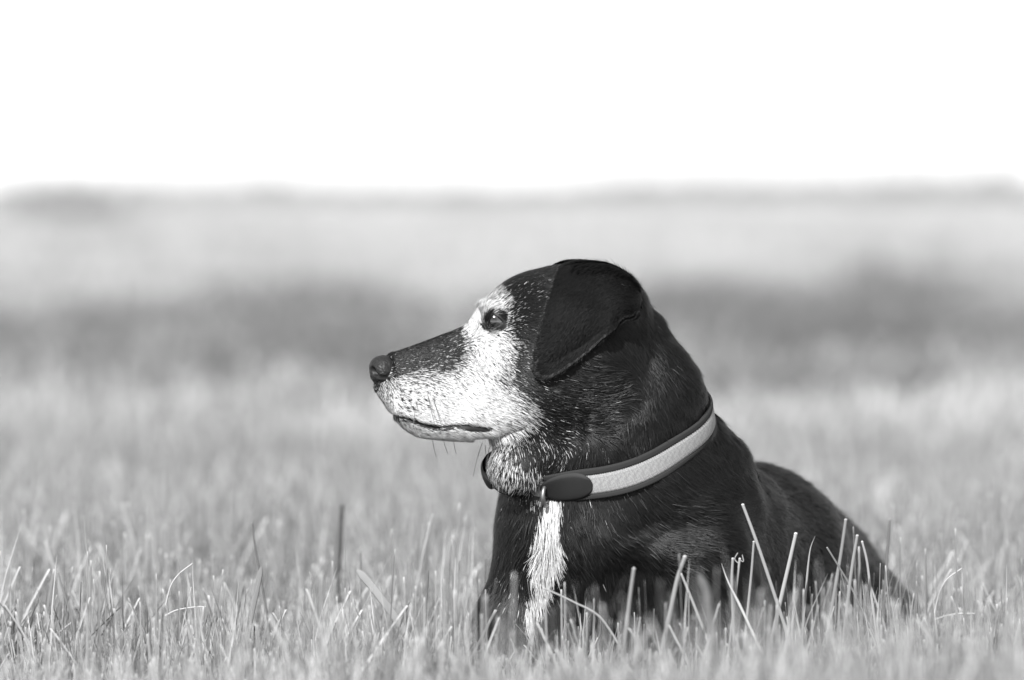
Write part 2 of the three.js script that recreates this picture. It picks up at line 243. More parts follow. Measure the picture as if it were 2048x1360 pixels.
// ---------------------------------------------------------------- collar path: a loop round the neck
const CC = [1203, Y(893), -18], cn = new THREE.Vector3(-0.225, 0.885, 0.40).normalize(), c1 = new THREE.Vector3(0.97, 0.24, 0).addScaledVector(cn, -(0.97 * cn.x + 0.24 * cn.y)).normalize(), c2 = new THREE.Vector3().crossVectors(c1, cn).normalize();
if (c2.z < 0) c2.negate();
const NT = 180, NV = 9, CW = 28;                                     // c1 points to the nape, c2 to the camera
const loop = [];
for (let r = 0; r < NV; r++) {
  const v = mix(-CW, CW, r / (NV - 1)), row = [];
  for (let i = 0; i < NT; i++) {
    const a = i / NT * 2 * Math.PI, dx = c1.x * Math.cos(a) + c2.x * Math.sin(a), dy = c1.y * Math.cos(a) + c2.y * Math.sin(a), dz = c1.z * Math.cos(a) + c2.z * Math.sin(a);
    const ox = CC[0] + cn.x * v, oy = CC[1] + cn.y * v, oz = CC[2] + cn.z * v; let t = 60;
    for (let s = 0; s < 60; s++) { const d = collarF(ox + dx * t, oy + dy * t, oz + dz * t); t -= d * 0.8; if (Math.abs(d) < 0.2) break; }
    row.push(clamp(t, 60, 330));
  }
  loop.push(row);
}
for (let s = 0; s < 3; s++) for (const row of loop) { const c = row.slice(); for (let i = 0; i < NT; i++) row[i] = (c[(i + NT - 2) % NT] + c[(i + NT - 1) % NT] + c[i] + c[(i + 1) % NT] + c[(i + 2) % NT]) / 5; }
function onCollar(theta, v, off) {                                   // theta in turns, v across the band in units
  const q = (((theta % 1) + 1) % 1) * NT, i = Math.floor(q) % NT, f = q - Math.floor(q), rv = clamp((v + CW) / (2 * CW)) * (NV - 1), r = Math.min(NV - 2, Math.floor(rv)), g = rv - r, j = (i + 1) % NT;
  const t = mix(mix(loop[r][i], loop[r][j], f), mix(loop[r + 1][i], loop[r + 1][j], f), g) + off, a = theta * 2 * Math.PI, ca = Math.cos(a), sa = Math.sin(a);
  return [CC[0] + cn.x * v + (c1.x * ca + c2.x * sa) * t, CC[1] + cn.y * v + (c1.y * ca + c2.y * sa) * t, CC[2] + cn.z * v + (c1.z * ca + c2.z * sa) * t];
}
const collarSide = (x, y, z) => { const dx = x - CC[0], dy = y - CC[1], dz = z - CC[2], v = dx * cn.x + dy * cn.y + dz * cn.z, r = Math.hypot(dx - cn.x * v, dy - cn.y * v, dz - cn.z * v); if (Math.abs(v) > 95 || r > 330) return 1e3; const th = Math.atan2(dx * c2.x + dy * c2.y + dz * c2.z, dx * c1.x + dy * c1.y + dz * c1.z), i = ((Math.round(th / (2 * Math.PI) * NT) % NT) + NT) % NT; return r < loop[NV >> 1][i] + 14 ? v : 1e3; };

// ---------------------------------------------------------------- the dog
const BASE = new THREE.Vector3((1290 - 1024) * U, 0, -0.1);
const dog = new THREE.Group(); dog.name = 'dog'; dog.position.copy(BASE); scene.add(dog);
tag(dog, 'black dog with white greying muzzle and white chest stripe lying in the grass', 'dog');
const put = (name, geo, mat, parent = dog) => { geo.translate(-BASE.x, -BASE.y, -BASE.z); return meshOf(name, geo, mat, parent); };
const body = surface(dogF,
  lines([742, 945, 5], [945, 1015, 3], [1015, 1330, 5.5], [1330, 1960, 10]),
  lines([-2, 500, 10], [500, 770, 5], [770, 825, 3], [825, 930, 5]),
  lines([-1160, -260, 15], [-260, -110, 9], [-110, 150, 5], [150, 440, 9]));
{
  const n = body.pos.length, col = new Float32Array(n);
  for (let i = 0; i < n; i += 3) { const w = bare(body.pos[i], body.pos[i + 1], body.pos[i + 2]) ? 0.012 : mix(0.012, 0.26, whiteness(body.pos[i], body.pos[i + 1], body.pos[i + 2]) ** 1.5); col[i] = col[i + 1] = col[i + 2] = w; }
  put('body', geoOf(body, col), new THREE.MeshStandardMaterial({ vertexColors: true, roughness: 0.62 }));
}
console.log('body', body.pos.length / 3, 'points', body.idx.length / 3, 'faces');

// hairs: narrow tapering strips that follow the skin; each is a bent ribbon with rounded shading
class Coat {
  constructor() { this.p = []; this.n = []; this.c = []; this.i = []; this.count = 0; }
  hair(x, y, z, nx, ny, nz, fx, fy, fz, L, w, lift, bend, v) {
    let sx = fy * nz - fz * ny, sy = fz * nx - fx * nz, sz = fx * ny - fy * nx; const k = this.p.length / 3, ro = gauss() * 0.6;
    const rows = [[0, 1, 0], [0.38, 0.95, 0.38 * lift + 0.02], [0.74, 0.7, 0.74 * lift * 0.95], [1, 0, lift * 0.85]];
    for (let r = 0; r < 4; r++) {
      const [t, ww, up] = rows[r], b = bend * t * t, h = w * ww * 0.5;
      const cx = x + (fx * t + nx * up + sx * b) * L, cy = y + (fy * t + ny * up + sy * b) * L, cz = z + (fz * t + nz * up + sz * b) * L, bx = nx - fx * lift * 0.7 + sx * ro, by = ny - fy * lift * 0.7 + sy * ro, bz = nz - fz * lift * 0.7 + sz * ro;
      for (const e of r === 3 ? [0] : [-1, 1]) {
        this.p.push(cx + sx * h * e, cy + sy * h * e, cz + sz * h * e);
        const ax = bx + sx * e * 0.6, ay = by + sy * e * 0.6, az = bz + sz * e * 0.6, l = Math.hypot(ax, ay, az); this.n.push(ax / l, ay / l, az / l); this.c.push(v, v, v);
      }
    }
    this.i.push(k, k + 1, k + 2, k + 1, k + 3, k + 2, k + 2, k + 3, k + 4, k + 3, k + 5, k + 4, k + 4, k + 5, k + 6); this.count++;
  }
  geometry() { const g = new THREE.BufferGeometry(); g.setAttribute('position', new THREE.BufferAttribute(toWorld(Float32Array.from(this.p)), 3)); g.setAttribute('normal', new THREE.BufferAttribute(Float32Array.from(this.n), 3)); g.setAttribute('color', new THREE.BufferAttribute(Float32Array.from(this.c), 3)); g.setIndex(this.i); return g; }
}
const furMat = new THREE.MeshPhysicalMaterial({ vertexColors: true, roughness: 0.44, specularIntensity: 0.64 }), earFurMat = new THREE.MeshPhysicalMaterial({ vertexColors: true, roughness: 0.55, specularIntensity: 0.18 });
const blackHair = () => 0.003 + 0.005 * rnd() ** 2, whiteHair = (w) => mix(rr(0.2, 0.6), rr(0.5, 0.78), sstep(0.1, 0.7, w));
const coat = new Coat();
{
  const { pos, nor, idx } = body, fl = [0, 0, 0];
  for (let f = 0; f < idx.length; f += 3) {
    const a = idx[f] * 3, b = idx[f + 1] * 3, c = idx[f + 2] * 3;
    const ux = pos[b] - pos[a], uy = pos[b + 1] - pos[a + 1], uz = pos[b + 2] - pos[a + 2], vx = pos[c] - pos[a], vy = pos[c + 1] - pos[a + 1], vz = pos[c + 2] - pos[a + 2];
    const gx = uy * vz - uz * vy, gy = uz * vx - ux * vz, gz = ux * vy - uy * vx, area = Math.hypot(gx, gy, gz) / 2, cx = (pos[a] + pos[b] + pos[c]) / 3, cy = (pos[a + 1] + pos[b + 1] + pos[c + 1]) / 3, cz = (pos[a + 2] + pos[b + 2] + pos[c + 2]) / 3;
    if (cy < 60) continue;
    const nzAv = nor[a + 2], L0 = hairLen(cx, cy), far = cz < -250, w0 = far ? 2.8 : L0 < 22 ? 0.85 : 1.1;
    const seen = nzAv > -0.6 || nor[a + 1] > 0.55;
    const cover = (seen ? (cy < 190 ? 2.0 : far ? 3.0 : L0 < 22 ? 6.4 : 5.2) : 1.5), want = area * cover / (L0 * w0 * 0.62), count = Math.floor(want) + (rnd() < want % 1 ? 1 : 0);
    for (let h = 0; h < count; h++) {
      let s = rnd(), t = rnd(); if (s + t > 1) { s = 1 - s; t = 1 - t; }
      const x = pos[a] + ux * s + vx * t, y = pos[a + 1] + uy * s + vy * t, z = pos[a + 2] + uz * s + vz * t;
      if (bare(x, y, z)) continue;
      let nx = mix(mix(nor[a], nor[b], s), nor[c], t), ny = mix(mix(nor[a + 1], nor[b + 1], s), nor[c + 1], t), nz = mix(mix(nor[a + 2], nor[b + 2], s), nor[c + 2], t); const nl = Math.hypot(nx, ny, nz) || 1; nx /= nl; ny /= nl; nz /= nl;
      const cs = collarSide(x, y, z); let L = L0 * rr(0.65, 1.2);
      if (Math.abs(cs) < CW - 3) continue;
      flow(x, y, z, fl); let fx = fl[0] + gauss() * 0.12, fy = fl[1] + gauss() * 0.12, fz = fl[2] + gauss() * 0.12;
      const dn = fx * nx + fy * ny + fz * nz; fx -= nx * dn; fy -= ny * dn; fz -= nz * dn; let l = Math.hypot(fx, fy, fz); if (l < 0.05) continue; fx /= l; fy /= l; fz /= l;
      if (cs > 0 && cs < 90) L = Math.min(L, Math.max(8, cs - CW + 12));
      const w = whiteness(x, y, z), isW = rnd() < w, v = isW ? whiteHair(w) : blackHair();
      if (isW && w < 0.35) L *= rr(0.5, 0.8);
      const stray = rnd() < (L0 > 22 ? 0.03 : 0.015), lift = stray ? rr(0.3, 0.55) : rr(0.08, 0.2);
      coat.hair(x, y, z, nx, ny, nz, fx, fy, fz, L, w0 * rr(0.8, 1.2), lift, gauss() * 0.12, v);
    }
  }
}
tag(put('fur', coat.geometry(), furMat), null, null, null, 'stuff');
console.log('fur', coat.count, 'hairs');

// ears: folded leather flaps that hang forward
const sampleLine = (pts) => { const fx = spline(pts.map((p) => [p[0], p[1]])), fy = spline(pts.map((p) => [p[0], p[2]])), fz = spline(pts.map((p) => [p[0], p[3]])); return (u) => [fx(u), fy(u), fz(u)]; };
const earTop = sampleLine([[0, 1121, 527, 62], [0.3, 1160, 522, 74], [0.6, 1214, 528, 88], [0.85, 1257, 553, 98], [1, 1276, 586, 100]]);
const earLow = sampleLine([[0, 1069, 728, 136], [0.06, 1075, 742, 138], [0.16, 1098, 749, 142], [0.4, 1151, 717, 150], [0.65, 1205, 674, 150], [0.85, 1245, 641, 142], [0.94, 1265, 641, 134], [1, 1277, 628, 122]]);
function earPoint(u, v, side) {                                      // v: -0.12 root inside the skull, 0 the fold, 1 the free edge
  const a = earTop(u), b = earLow(u); let x, y, z;
  if (v < 0) { const t = -v / 0.12; x = a[0] + 6 * t; y = a[1] + 40 * t; z = a[2] - 26 * t; }
  else {
    x = mix(a[0], b[0], v); y = mix(a[1], b[1], v); const rise = 1 - Math.exp(-v * 7); z = mix(a[2], mix(a[2], b[2], 0.25 + 0.75 * v) + 26 * Math.sin(Math.PI * Math.min(1, v * 1.15)) * 0.6, rise);
    x += -7 * Math.sin(Math.PI * v) * (1 - u); y += 3 * Math.exp(-v * 30); z += 4 * noise(x / 40, y / 40, 3) - 10 * sstep(0.25, 0, u) * (1 - v) * 0.6;
    const roll = sstep(0.78, 0.95, u) * sstep(0.75, 1, v); z += 16 * roll; y -= 8 * roll;
    z += 9 * Math.exp(-(((u - 0.72) / 0.1) ** 2)) * sstep(0.4, 0.9, v) + 7 * Math.sin(u * 5 + v * 2) * sstep(0.05, 0.4, v);
  }
  return [x - z * YS, Y(y), z * side];
}
function makeEar(side) {
  const NU = 44, NW = 44, P = (u, v) => { const p = earPoint(u, v, side), q = fromHead(p[0], p[2]); return [q[0], p[1], q[1]]; };
  const grid = [], norm = [];
  for (let j = 0; j <= NW; j++) for (let i = 0; i <= NU; i++) {
    const u = i / NU, v = -0.12 + 1.12 * j / NW, p = P(u, v), pu = P(Math.min(1, u + 0.02), v), mu = P(Math.max(0, u - 0.02), v), pv = P(u, Math.min(1, v + 0.02)), mv = P(u, v - 0.02);
    const a = [pu[0] - mu[0], pu[1] - mu[1], pu[2] - mu[2]], b = [pv[0] - mv[0], pv[1] - mv[1], pv[2] - mv[2]]; let n = [a[1] * b[2] - a[2] * b[1], a[2] * b[0] - a[0] * b[2], a[0] * b[1] - a[1] * b[0]]; let l = Math.hypot(...n) || 1; if (v > 0.1 ? n[2] * side < 0 : n[2] * side + n[1] < 0) l = -l;
    grid.push(p); norm.push(n.map((q) => q / l));
  }
  const pos = [], nor = [], idx = [], N = grid.length, row = NU + 1, T = 7;
  for (const s of [1, -1]) for (let k = 0; k < N; k++) { const i = k % row, j = Math.floor(k / row), e = Math.min(1, Math.min(i, NU - i, NW - j) / 2.2), th = T * Math.sqrt(1 - (1 - e) ** 2) + 0.6, p = grid[k], n = norm[k]; pos.push(p[0] + n[0] * th * s, p[1] + n[1] * th * s, p[2] + n[2] * th * s); nor.push(n[0] * s, n[1] * s, n[2] * s); }
  for (let s = 0; s < 2; s++) for (let j = 0; j < NW; j++) for (let i = 0; i < NU; i++) { const a = s * N + j * row + i, b = a + 1, c = a + row, d = c + 1; ((s === 0) === (side > 0)) ? idx.push(a, c, b, b, c, d) : idx.push(a, b, c, b, d, c); }
  const rim = (k, m) => { idx.push(k, m, k + N, m, m + N, k + N); };
  for (let j = 0; j < NW; j++) { rim(j * row, (j + 1) * row); rim((j + 1) * row + NU, j * row + NU); } for (let i = 0; i < NU; i++) rim(NW * row + i, NW * row + i + 1);
  const s = { pos: Float32Array.from(pos), nor: Float32Array.from(nor), idx };
  const ear = put('ear', geoOf(s), grey(0.008, 0.7, { specularIntensity: 0.3 }));
  const fur = new Coat(), many = side > 0 ? 42000 : 8000;
  for (let h = 0; h < many; h++) {
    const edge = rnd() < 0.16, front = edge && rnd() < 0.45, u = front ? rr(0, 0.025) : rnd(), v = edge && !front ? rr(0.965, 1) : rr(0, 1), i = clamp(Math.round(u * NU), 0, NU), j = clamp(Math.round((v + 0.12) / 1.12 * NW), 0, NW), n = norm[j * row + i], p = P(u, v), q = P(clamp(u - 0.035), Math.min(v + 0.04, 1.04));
    let fx = q[0] - p[0] + gauss() * 2, fy = q[1] - p[1] + gauss() * 2, fz = q[2] - p[2] + gauss() * 2; const dn = fx * n[0] + fy * n[1] + fz * n[2]; fx -= n[0] * dn; fy -= n[1] * dn; fz -= n[2] * dn; const l = Math.hypot(fx, fy, fz) || 1;
    const top = v < 0.1 && u > 0.25 && rnd() < 0.3, e = Math.min(1, Math.min(i, NU - i, NW - j) / 2.2), th = T * Math.sqrt(1 - (1 - e) ** 2);
    fur.hair(p[0] + n[0] * th, p[1] + n[1] * th, p[2] + n[2] * th, n[0], n[1], n[2], fx / l, fy / l, fz / l, top ? rr(12, 26) : rr(8, 15), 1.2, top ? rr(0.2, 0.7) : rr(0.1, 0.26), gauss() * 0.15, edge ? rr(0.015, 0.06) * (u > 0.72 ? 0.35 : 1) : 0.004 + 0.007 * rnd());  // edge hairs greyer than the rest, with the sunlit rim put into their colour
  }
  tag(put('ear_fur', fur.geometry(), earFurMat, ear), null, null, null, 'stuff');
}
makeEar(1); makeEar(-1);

// eyes
for (const side of [1, -1]) {
  const [ex, ez] = fromHead(EYE[0], EYE[2] * side), c = new THREE.Vector3((ex - 1024) * U, EYE[1] * U, ez * U);
  const g = new THREE.SphereGeometry(26 * U, 48, 32); g.translate(c.x, c.y, c.z);
  const eye = put('eye', g, grey(0.05, 0.12, { clearcoat: 1, clearcoatRoughness: 0.02 }));
  // iris and pupil: caps on the ball, looking ahead and a little outward
  const dir = new THREE.Vector3(-0.3, 0.05, 0.95 * side).normalize();
  const cap = (ang, r) => { const k = new THREE.SphereGeometry(r * U, 40, 16, 0, Math.PI * 2, 0, ang); k.applyQuaternion(new THREE.Quaternion().setFromUnitVectors(new THREE.Vector3(0, 1, 0), dir)); k.translate(c.x, c.y, c.z); return k; };
  put('iris', cap(0.9, 26.25), grey(0.03, 0.06, { ior: 1.9, clearcoat: 1, clearcoatRoughness: 0.01 }), eye);
  put('pupil', cap(0.36, 26.5), grey(0.004, 0.05, { ior: 1.9, clearcoat: 1, clearcoatRoughness: 0.01 }), eye);
}

// nose leather with its nostrils
{
  const pad = ell(766, 733, 0, 29, 24, 37), low = cone(754, 752, 0, 14, 760, 772, 0, 9), wing = ell(768, 747, 22, 19, 16, 17);
  const holes = [[741, 741, 26, 6], [746, 748, 31, 5.5], [756, 754, 38, 5], [768, 754, 41, 4.6], [777, 748, 41, 4], [783, 738, 39, 3.2]], cut = holes.slice(1).map((h, i) => cone(holes[i][0], holes[i][1], holes[i][2], holes[i][3], h[0], h[1], h[2], h[3]));
  cut.push(cone(733, 737, 20, 10, 762, 745, 22, 6));
  const F = (x, y, z) => { const [hx, hz] = toHead(x, z), a = Math.abs(hz); let d = smin(smin(pad(hx, y, hz), low(hx, y, hz), 12), wing(hx, y, a), 12); d += 2.5 * Math.exp(-hz * hz / 5) * sstep(775, 755, hx); d += 0.8 * noise(hx / 3, y / 3, hz / 3); for (const f of cut) { const q = -f(hx, y, a), h = Math.max(4 - Math.abs(d - q), 0) / 4; d = Math.max(d, q) + h * h; } return d; };
  put('nose', geoOf(surface(F, lines([725, 805, 1.8]), lines([Y(790), Y(700), 1.8]), lines([-10, 100, 1.8]), 0.8, 1)), grey(0.016, 0.5, { specularIntensity: 0.6 }));
}
// whiskers under the chin and beside the lip
{
  const parts = [];
  for (const [x, y, z, dx, dy, dz, L] of [[862, 876, 20, .12, -1, .1, 30], [885, 878, 10, .2, -1, .2, 24], [905, 880, 16, .05, -1, 0, 22], [962, 884, 20, -.4, -1, .1, 60], [968, 888, 14, .05, -1, .1, 46], [975, 892, 30, -.2, -1, .2, 40], [830, 793, 58, -.25, -.9, 1, 70], [848, 780, 60, .2, -.8, 1, 80], [860, 793, 62, .3, -.9, 1, 70]]) {
    const [wx, wz] = fromHead(x, z), l = Math.hypot(dx, dy, dz), p = (t) => new THREE.Vector3((wx + dx / l * L * t + 4 * t * t - 1024) * U, (Y(y) + dy / l * L * t - L * 0.18 * t * t) * U, (wz + dz / l * L * t) * U);
    parts.push(new THREE.TubeGeometry(new THREE.CatmullRomCurve3([p(0), p(0.35), p(0.7), p(1)]), 8, 0.55 * U, 4));
  }
  tag(put('whiskers', mergeGeometries(parts), grey(0.09, 0.4)), null, null, null, 'stuff');
}

// ---------------------------------------------------------------- collar
const collar = new THREE.Group(); collar.name = 'dog_collar'; const CB = new THREE.Vector3((CC[0] - 1024) * U, CC[1] * U, CC[2] * U); collar.position.copy(CB); scene.add(collar);
tag(collar, 'light grey woven collar with dark ribbed edges and leather tabs round the neck', 'dog collar');
const cput = (name, geo, mat, parent = collar) => { geo.translate(-CB.x, -CB.y, -CB.z); return meshOf(name, geo, mat, parent); };
function band(v0, v1, off, thick, t0, t1, nT, nVv, ripple = 0) {      // a closed strip that lies on the neck
  const pos = [], uv = [], idx = [], rows = nVv + 1;
  const ring = [];
  for (let k = 0; k <= nVv; k++) ring.push([mix(v0, v1, k / nVv), off + thick * Math.min(1, 1.2 * Math.sqrt(Math.max(0, 1 - (2 * k / nVv - 1) ** 4)) + 0.3)]);
  for (let k = nVv; k >= 0; k--) ring.push([mix(v0, v1, k / nVv), off - 1]);
  const R = ring.length;
  for (let i = 0; i <= nT; i++) for (const [v, o] of ring) { const t = mix(t0, t1, i / nT), p = onCollar(t, v, o + (o > off ? ripple * (i % 2) : 0)); pos.push(...p); uv.push(t * 60, (v + CW) / 66 * 3); }
  for (let i = 0; i < nT; i++) for (let k = 0; k < R; k++) { const a = i * R + k, b = i * R + (k + 1) % R, c = a + R, d = b + R; idx.push(a, b, c, b, d, c); }
  const g = new THREE.BufferGeometry(); g.setAttribute('position', new THREE.BufferAttribute(toWorld(Float32Array.from(pos)), 3)); g.setAttribute('uv', new THREE.Float32BufferAttribute(uv, 2)); g.setIndex(idx); g.computeVertexNormals(); return g;
}
const weave = (lo, hi, nx, ny) => { const S = 256, d = new Uint8Array(S * S * 4); for (let y = 0; y < S; y++) for (let x = 0; x < S; x++) { const a = x / S * nx, b = y / S * ny, over = (Math.floor(a) + Math.floor(b)) % 2, k = over ? Math.sin(Math.PI * (a % 1)) : Math.sin(Math.PI * (b % 1)); const v = mix(lo, hi, clamp(0.25 + 0.6 * k + 0.3 * (hash3(Math.floor(a), Math.floor(b), 3) - 0.5) + 0.15 * (hash3(x, y, 4) - 0.5))); d.set([v, v, v, 255], (y * S + x) * 4); } const t = new THREE.DataTexture(d, S, S); t.wrapS = t.wrapT = THREE.RepeatWrapping; t.magFilter = THREE.LinearFilter; t.needsUpdate = true; return t; };
const wv = weave(110, 255, 10, 10), wvc = wv.clone(); wvc.colorSpace = THREE.SRGBColorSpace;
cput('webbing', band(-CW, CW, 6, 5, 0, 1, 360, 8), grey(0.03, 0.8));
cput('woven_stripe', band(-19, 17, 11, 3, 0, 1, 360, 8), grey(0.57, 0.75, { map: wvc, bumpMap: wv, bumpScale: 0.0009 }));
for (const [a, b] of [[-CW - 1, -19.5], [17.5, CW + 1]]) cput('edge_binding', band(a, b, 10.5, 1.6, 0, 1, 420, 5, 2.4), grey(0.02, 0.9));
function leatherTab(t0, len, half, off) {
  const nT = 40, nV = 14, pos = [], idx = [];
  for (const s of [1, 0]) for (let i = 0; i <= nT; i++) for (let k = 0; k <= nV; k++) {
    const u = i / nT * 2 - 1, e = Math.sqrt(Math.max(0, 1 - Math.abs(u) ** 2.4)), q = k / nV * 2 - 1, rim = Math.sqrt(Math.max(0, 1 - Math.max(Math.abs(u), Math.abs(q)) ** 6)); pos.push(...onCollar(t0 + len * u, half * e * q, off + (s ? 4 * rim : -3)));
  }
  const N = (nT + 1) * (nV + 1); for (let s = 0; s < 2; s++) for (let i = 0; i < nT; i++) for (let k = 0; k < nV; k++) { const a = s * N + i * (nV + 1) + k, b = a + 1, c = a + nV + 1, d = c + 1; s ? idx.push(a, c, b, b, c, d) : idx.push(a, b, c, b, d, c); }
  const g = new THREE.BufferGeometry(); g.setAttribute('position', new THREE.BufferAttribute(toWorld(Float32Array.from(pos)), 3)); g.setIndex(idx); g.computeVertexNormals(); return g;
}
const nearestTurn = (px, py) => { let best = 0, m = 1e9; for (let i = 0; i < 720; i++) { const p = onCollar(i / 720, 0, 10); if (p[2] < CC[2] - 60) continue; const d = Math.hypot(p[0] - px, p[1] - Y(py)); if (d < m) { m = d; best = i / 720; } } return best; };
const tTab = nearestTurn(1137, 972), tRing = nearestTurn(1092, 985), tLeft = nearestTurn(985, 945);
const leather = grey(0.01, 0.66, { specularIntensity: 0.7 });
cput('leather_tab', leatherTab(tTab, 0.05, 27, 14), leather);
cput('leather_tab', leatherTab(tLeft, 0.045, 27, 20), leather);
{
  const p = onCollar(tRing, -14, 14), g = new THREE.TorusGeometry(20 * U, 4.5 * U, 12, 32); g.rotateY(1.2); g.translate((p[0] - 1024) * U, p[1] * U, p[2] * U);
  cput('ring', g, grey(0.28, 0.5, { metalness: 1 }));
}

// ---------------------------------------------------------------- grass
function blade(parts, x, z, h, w, lean, dir, curl, v, cut) {
  const n = 4, pos = [], col = [], idx = [], ca = Math.cos(dir), sa = Math.sin(dir), tw = rr(-1, 1), side = dir + Math.PI / 2 + tw;
  for (let i = 0; i <= n; i++) {
    const t = [0, 0.35, 0.7, 0.955, 1][i], r = h * (lean * t + curl * t * t), y = h * t * (1 - 0.35 * Math.abs(lean) * t), ww = w * (cut ? mix(1, 0.72, t) : mix(1, 0.06, t * t)) * (i === 0 ? 0.8 : 1) / 2, b = side + tw * 0.5 * t, cx = x + ca * r, cz = z + sa * r;
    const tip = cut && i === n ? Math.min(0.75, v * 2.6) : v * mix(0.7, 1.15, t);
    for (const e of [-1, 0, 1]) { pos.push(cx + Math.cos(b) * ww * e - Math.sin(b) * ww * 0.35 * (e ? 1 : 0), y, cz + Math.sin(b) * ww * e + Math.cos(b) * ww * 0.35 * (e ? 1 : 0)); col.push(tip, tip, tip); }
    if (i) { const k = (i - 1) * 3; idx.push(k, k + 1, k + 3, k + 1, k + 4, k + 3, k + 1, k + 2, k + 4, k + 2, k + 5, k + 4); }
  }
  const g = new THREE.BufferGeometry(); g.setAttribute('position', new THREE.Float32BufferAttribute(pos, 3)); g.setAttribute('color', new THREE.Float32BufferAttribute(col, 3)); g.setIndex(idx); g.computeVertexNormals(); parts.push(g);
}
const grassMat = new THREE.MeshPhysicalMaterial({ vertexColors: true, color: 0xffffff, roughness: 0.85, transmission: 0.4, thickness: 0, side: THREE.DoubleSide });
const bladeTone = () => { const r = rnd(); return r < 0.16 ? rr(0.05, 0.14) : r < 0.76 ? rr(0.19, 0.34) : rr(0.4, 0.62); };
function clump(kind) {
  const parts = [];
  if (kind === 'near') {
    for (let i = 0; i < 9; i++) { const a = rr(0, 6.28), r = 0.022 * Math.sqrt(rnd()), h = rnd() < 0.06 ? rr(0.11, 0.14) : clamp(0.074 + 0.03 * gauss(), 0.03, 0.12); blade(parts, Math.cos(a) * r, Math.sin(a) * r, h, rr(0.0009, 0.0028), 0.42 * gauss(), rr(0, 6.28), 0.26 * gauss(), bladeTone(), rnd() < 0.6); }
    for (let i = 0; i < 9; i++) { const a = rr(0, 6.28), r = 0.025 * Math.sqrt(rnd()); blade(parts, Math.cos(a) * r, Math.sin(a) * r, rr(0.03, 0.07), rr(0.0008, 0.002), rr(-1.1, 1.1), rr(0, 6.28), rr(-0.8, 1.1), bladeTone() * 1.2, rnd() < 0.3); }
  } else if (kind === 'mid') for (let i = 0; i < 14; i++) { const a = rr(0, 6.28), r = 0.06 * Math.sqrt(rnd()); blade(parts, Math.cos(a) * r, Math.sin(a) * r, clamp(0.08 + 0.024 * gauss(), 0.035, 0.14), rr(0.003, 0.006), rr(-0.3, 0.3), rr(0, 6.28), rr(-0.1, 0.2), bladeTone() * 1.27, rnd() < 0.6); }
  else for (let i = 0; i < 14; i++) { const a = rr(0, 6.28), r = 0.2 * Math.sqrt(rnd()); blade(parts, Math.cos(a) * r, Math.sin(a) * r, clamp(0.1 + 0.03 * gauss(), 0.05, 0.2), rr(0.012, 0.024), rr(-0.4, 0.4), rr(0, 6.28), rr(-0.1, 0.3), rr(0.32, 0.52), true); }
  return mergeGeometries(parts);
}
function scatter(name, kinds, spotsList, parent) {
  const q = new THREE.Quaternion(), e = new THREE.Euler(), m = new THREE.Matrix4(), c = new THREE.Color();
  kinds.forEach((g, k) => {
    const mine = spotsList.filter((_, i) => i % kinds.length === k), im = new THREE.InstancedMesh(g, grassMat, mine.length); im.name = name; shade(im); im.userData.kind = 'stuff';
    mine.forEach((s, i) => { q.setFromEuler(e.set(0.18 * gauss(), rr(0, 6.28), 0.18 * gauss())); m.compose(new THREE.Vector3(s[0], s[1], s[2]), q, new THREE.Vector3(1, s[4] ?? 1, 1).multiplyScalar(s[3])); im.setMatrixAt(i, m); const t = (s[5] ?? 1) * rr(0.8, 1.15); im.setColorAt(i, c.setRGB(t, t, t)); });
    parent.add(im);
  });
}
const lawn = new THREE.Group(); lawn.name = 'lawn_grass'; scene.add(lawn); tag(lawn, 'short mown grass covering the whole field', 'grass', null, 'stuff');
const inDog = (x, z, h) => { const X = x / U + 1024, Z = z / U; for (const yy of [30, 90, 150]) if (yy < h / U && dogF(X, yy, Z) < 14) return true; return false; };
{
  const near = [], mid = [], far = [];
  for (let i = 0; i < 15500; i++) {
    const d = Math.sqrt(rr(3.2 ** 2, 9 ** 2)), w = 0.09 * d * 1.15 + 0.12, x = rr(-w, w), z = D - d;
    if (Math.abs(z + 0.15) < 0.6 && inDog(x, z, 0.07)) continue;
    const tall = 1 + 0.3 * noise(x * 6, z * 6, 1) + 0.15 * noise(x * 17, z * 17, 2);
    near.push([x, groundH(x, z) - 0.004, z, rr(0.85, 1.2), tall, 1 + 0.18 * noise(x * 3, z * 3, 7)]);
  }
  for (let i = 0; i < 15000; i++) { const d = Math.sqrt(rr(8.6 ** 2, 24 ** 2)), w = 0.09 * d * 1.15 + 0.15, x = rr(-w, w), z = D - d; mid.push([x, groundH(x, z) - 0.005, z, rr(0.8, 1.25), 1 + 0.35 * noise(x * 3, z * 1.5, 2), 1 + 0.32 * noise(x * 1.6, z * 0.5, 8) + 0.3 * noise(x * 5, z * 2, 3)]); }
  for (let i = 0; i < 12000; i++) { const d = Math.sqrt(rr(23 ** 2, 95 ** 2)), w = 0.09 * d * 1.15 + 0.3, x = rr(-w, w), z = D - d; far.push([x, groundH(x, z) - 0.01, z, rr(0.8, 1.4), 1, 1 + 0.3 * noise(x * 0.5, z * 0.15, 9) + 0.2 * noise(x * 1.7, z * 0.5, 12)]); }
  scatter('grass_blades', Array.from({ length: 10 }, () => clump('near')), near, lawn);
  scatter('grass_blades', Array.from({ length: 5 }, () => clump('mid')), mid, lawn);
  scatter('grass_blades', Array.from({ length: 4 }, () => clump('far')), far, lawn);
}

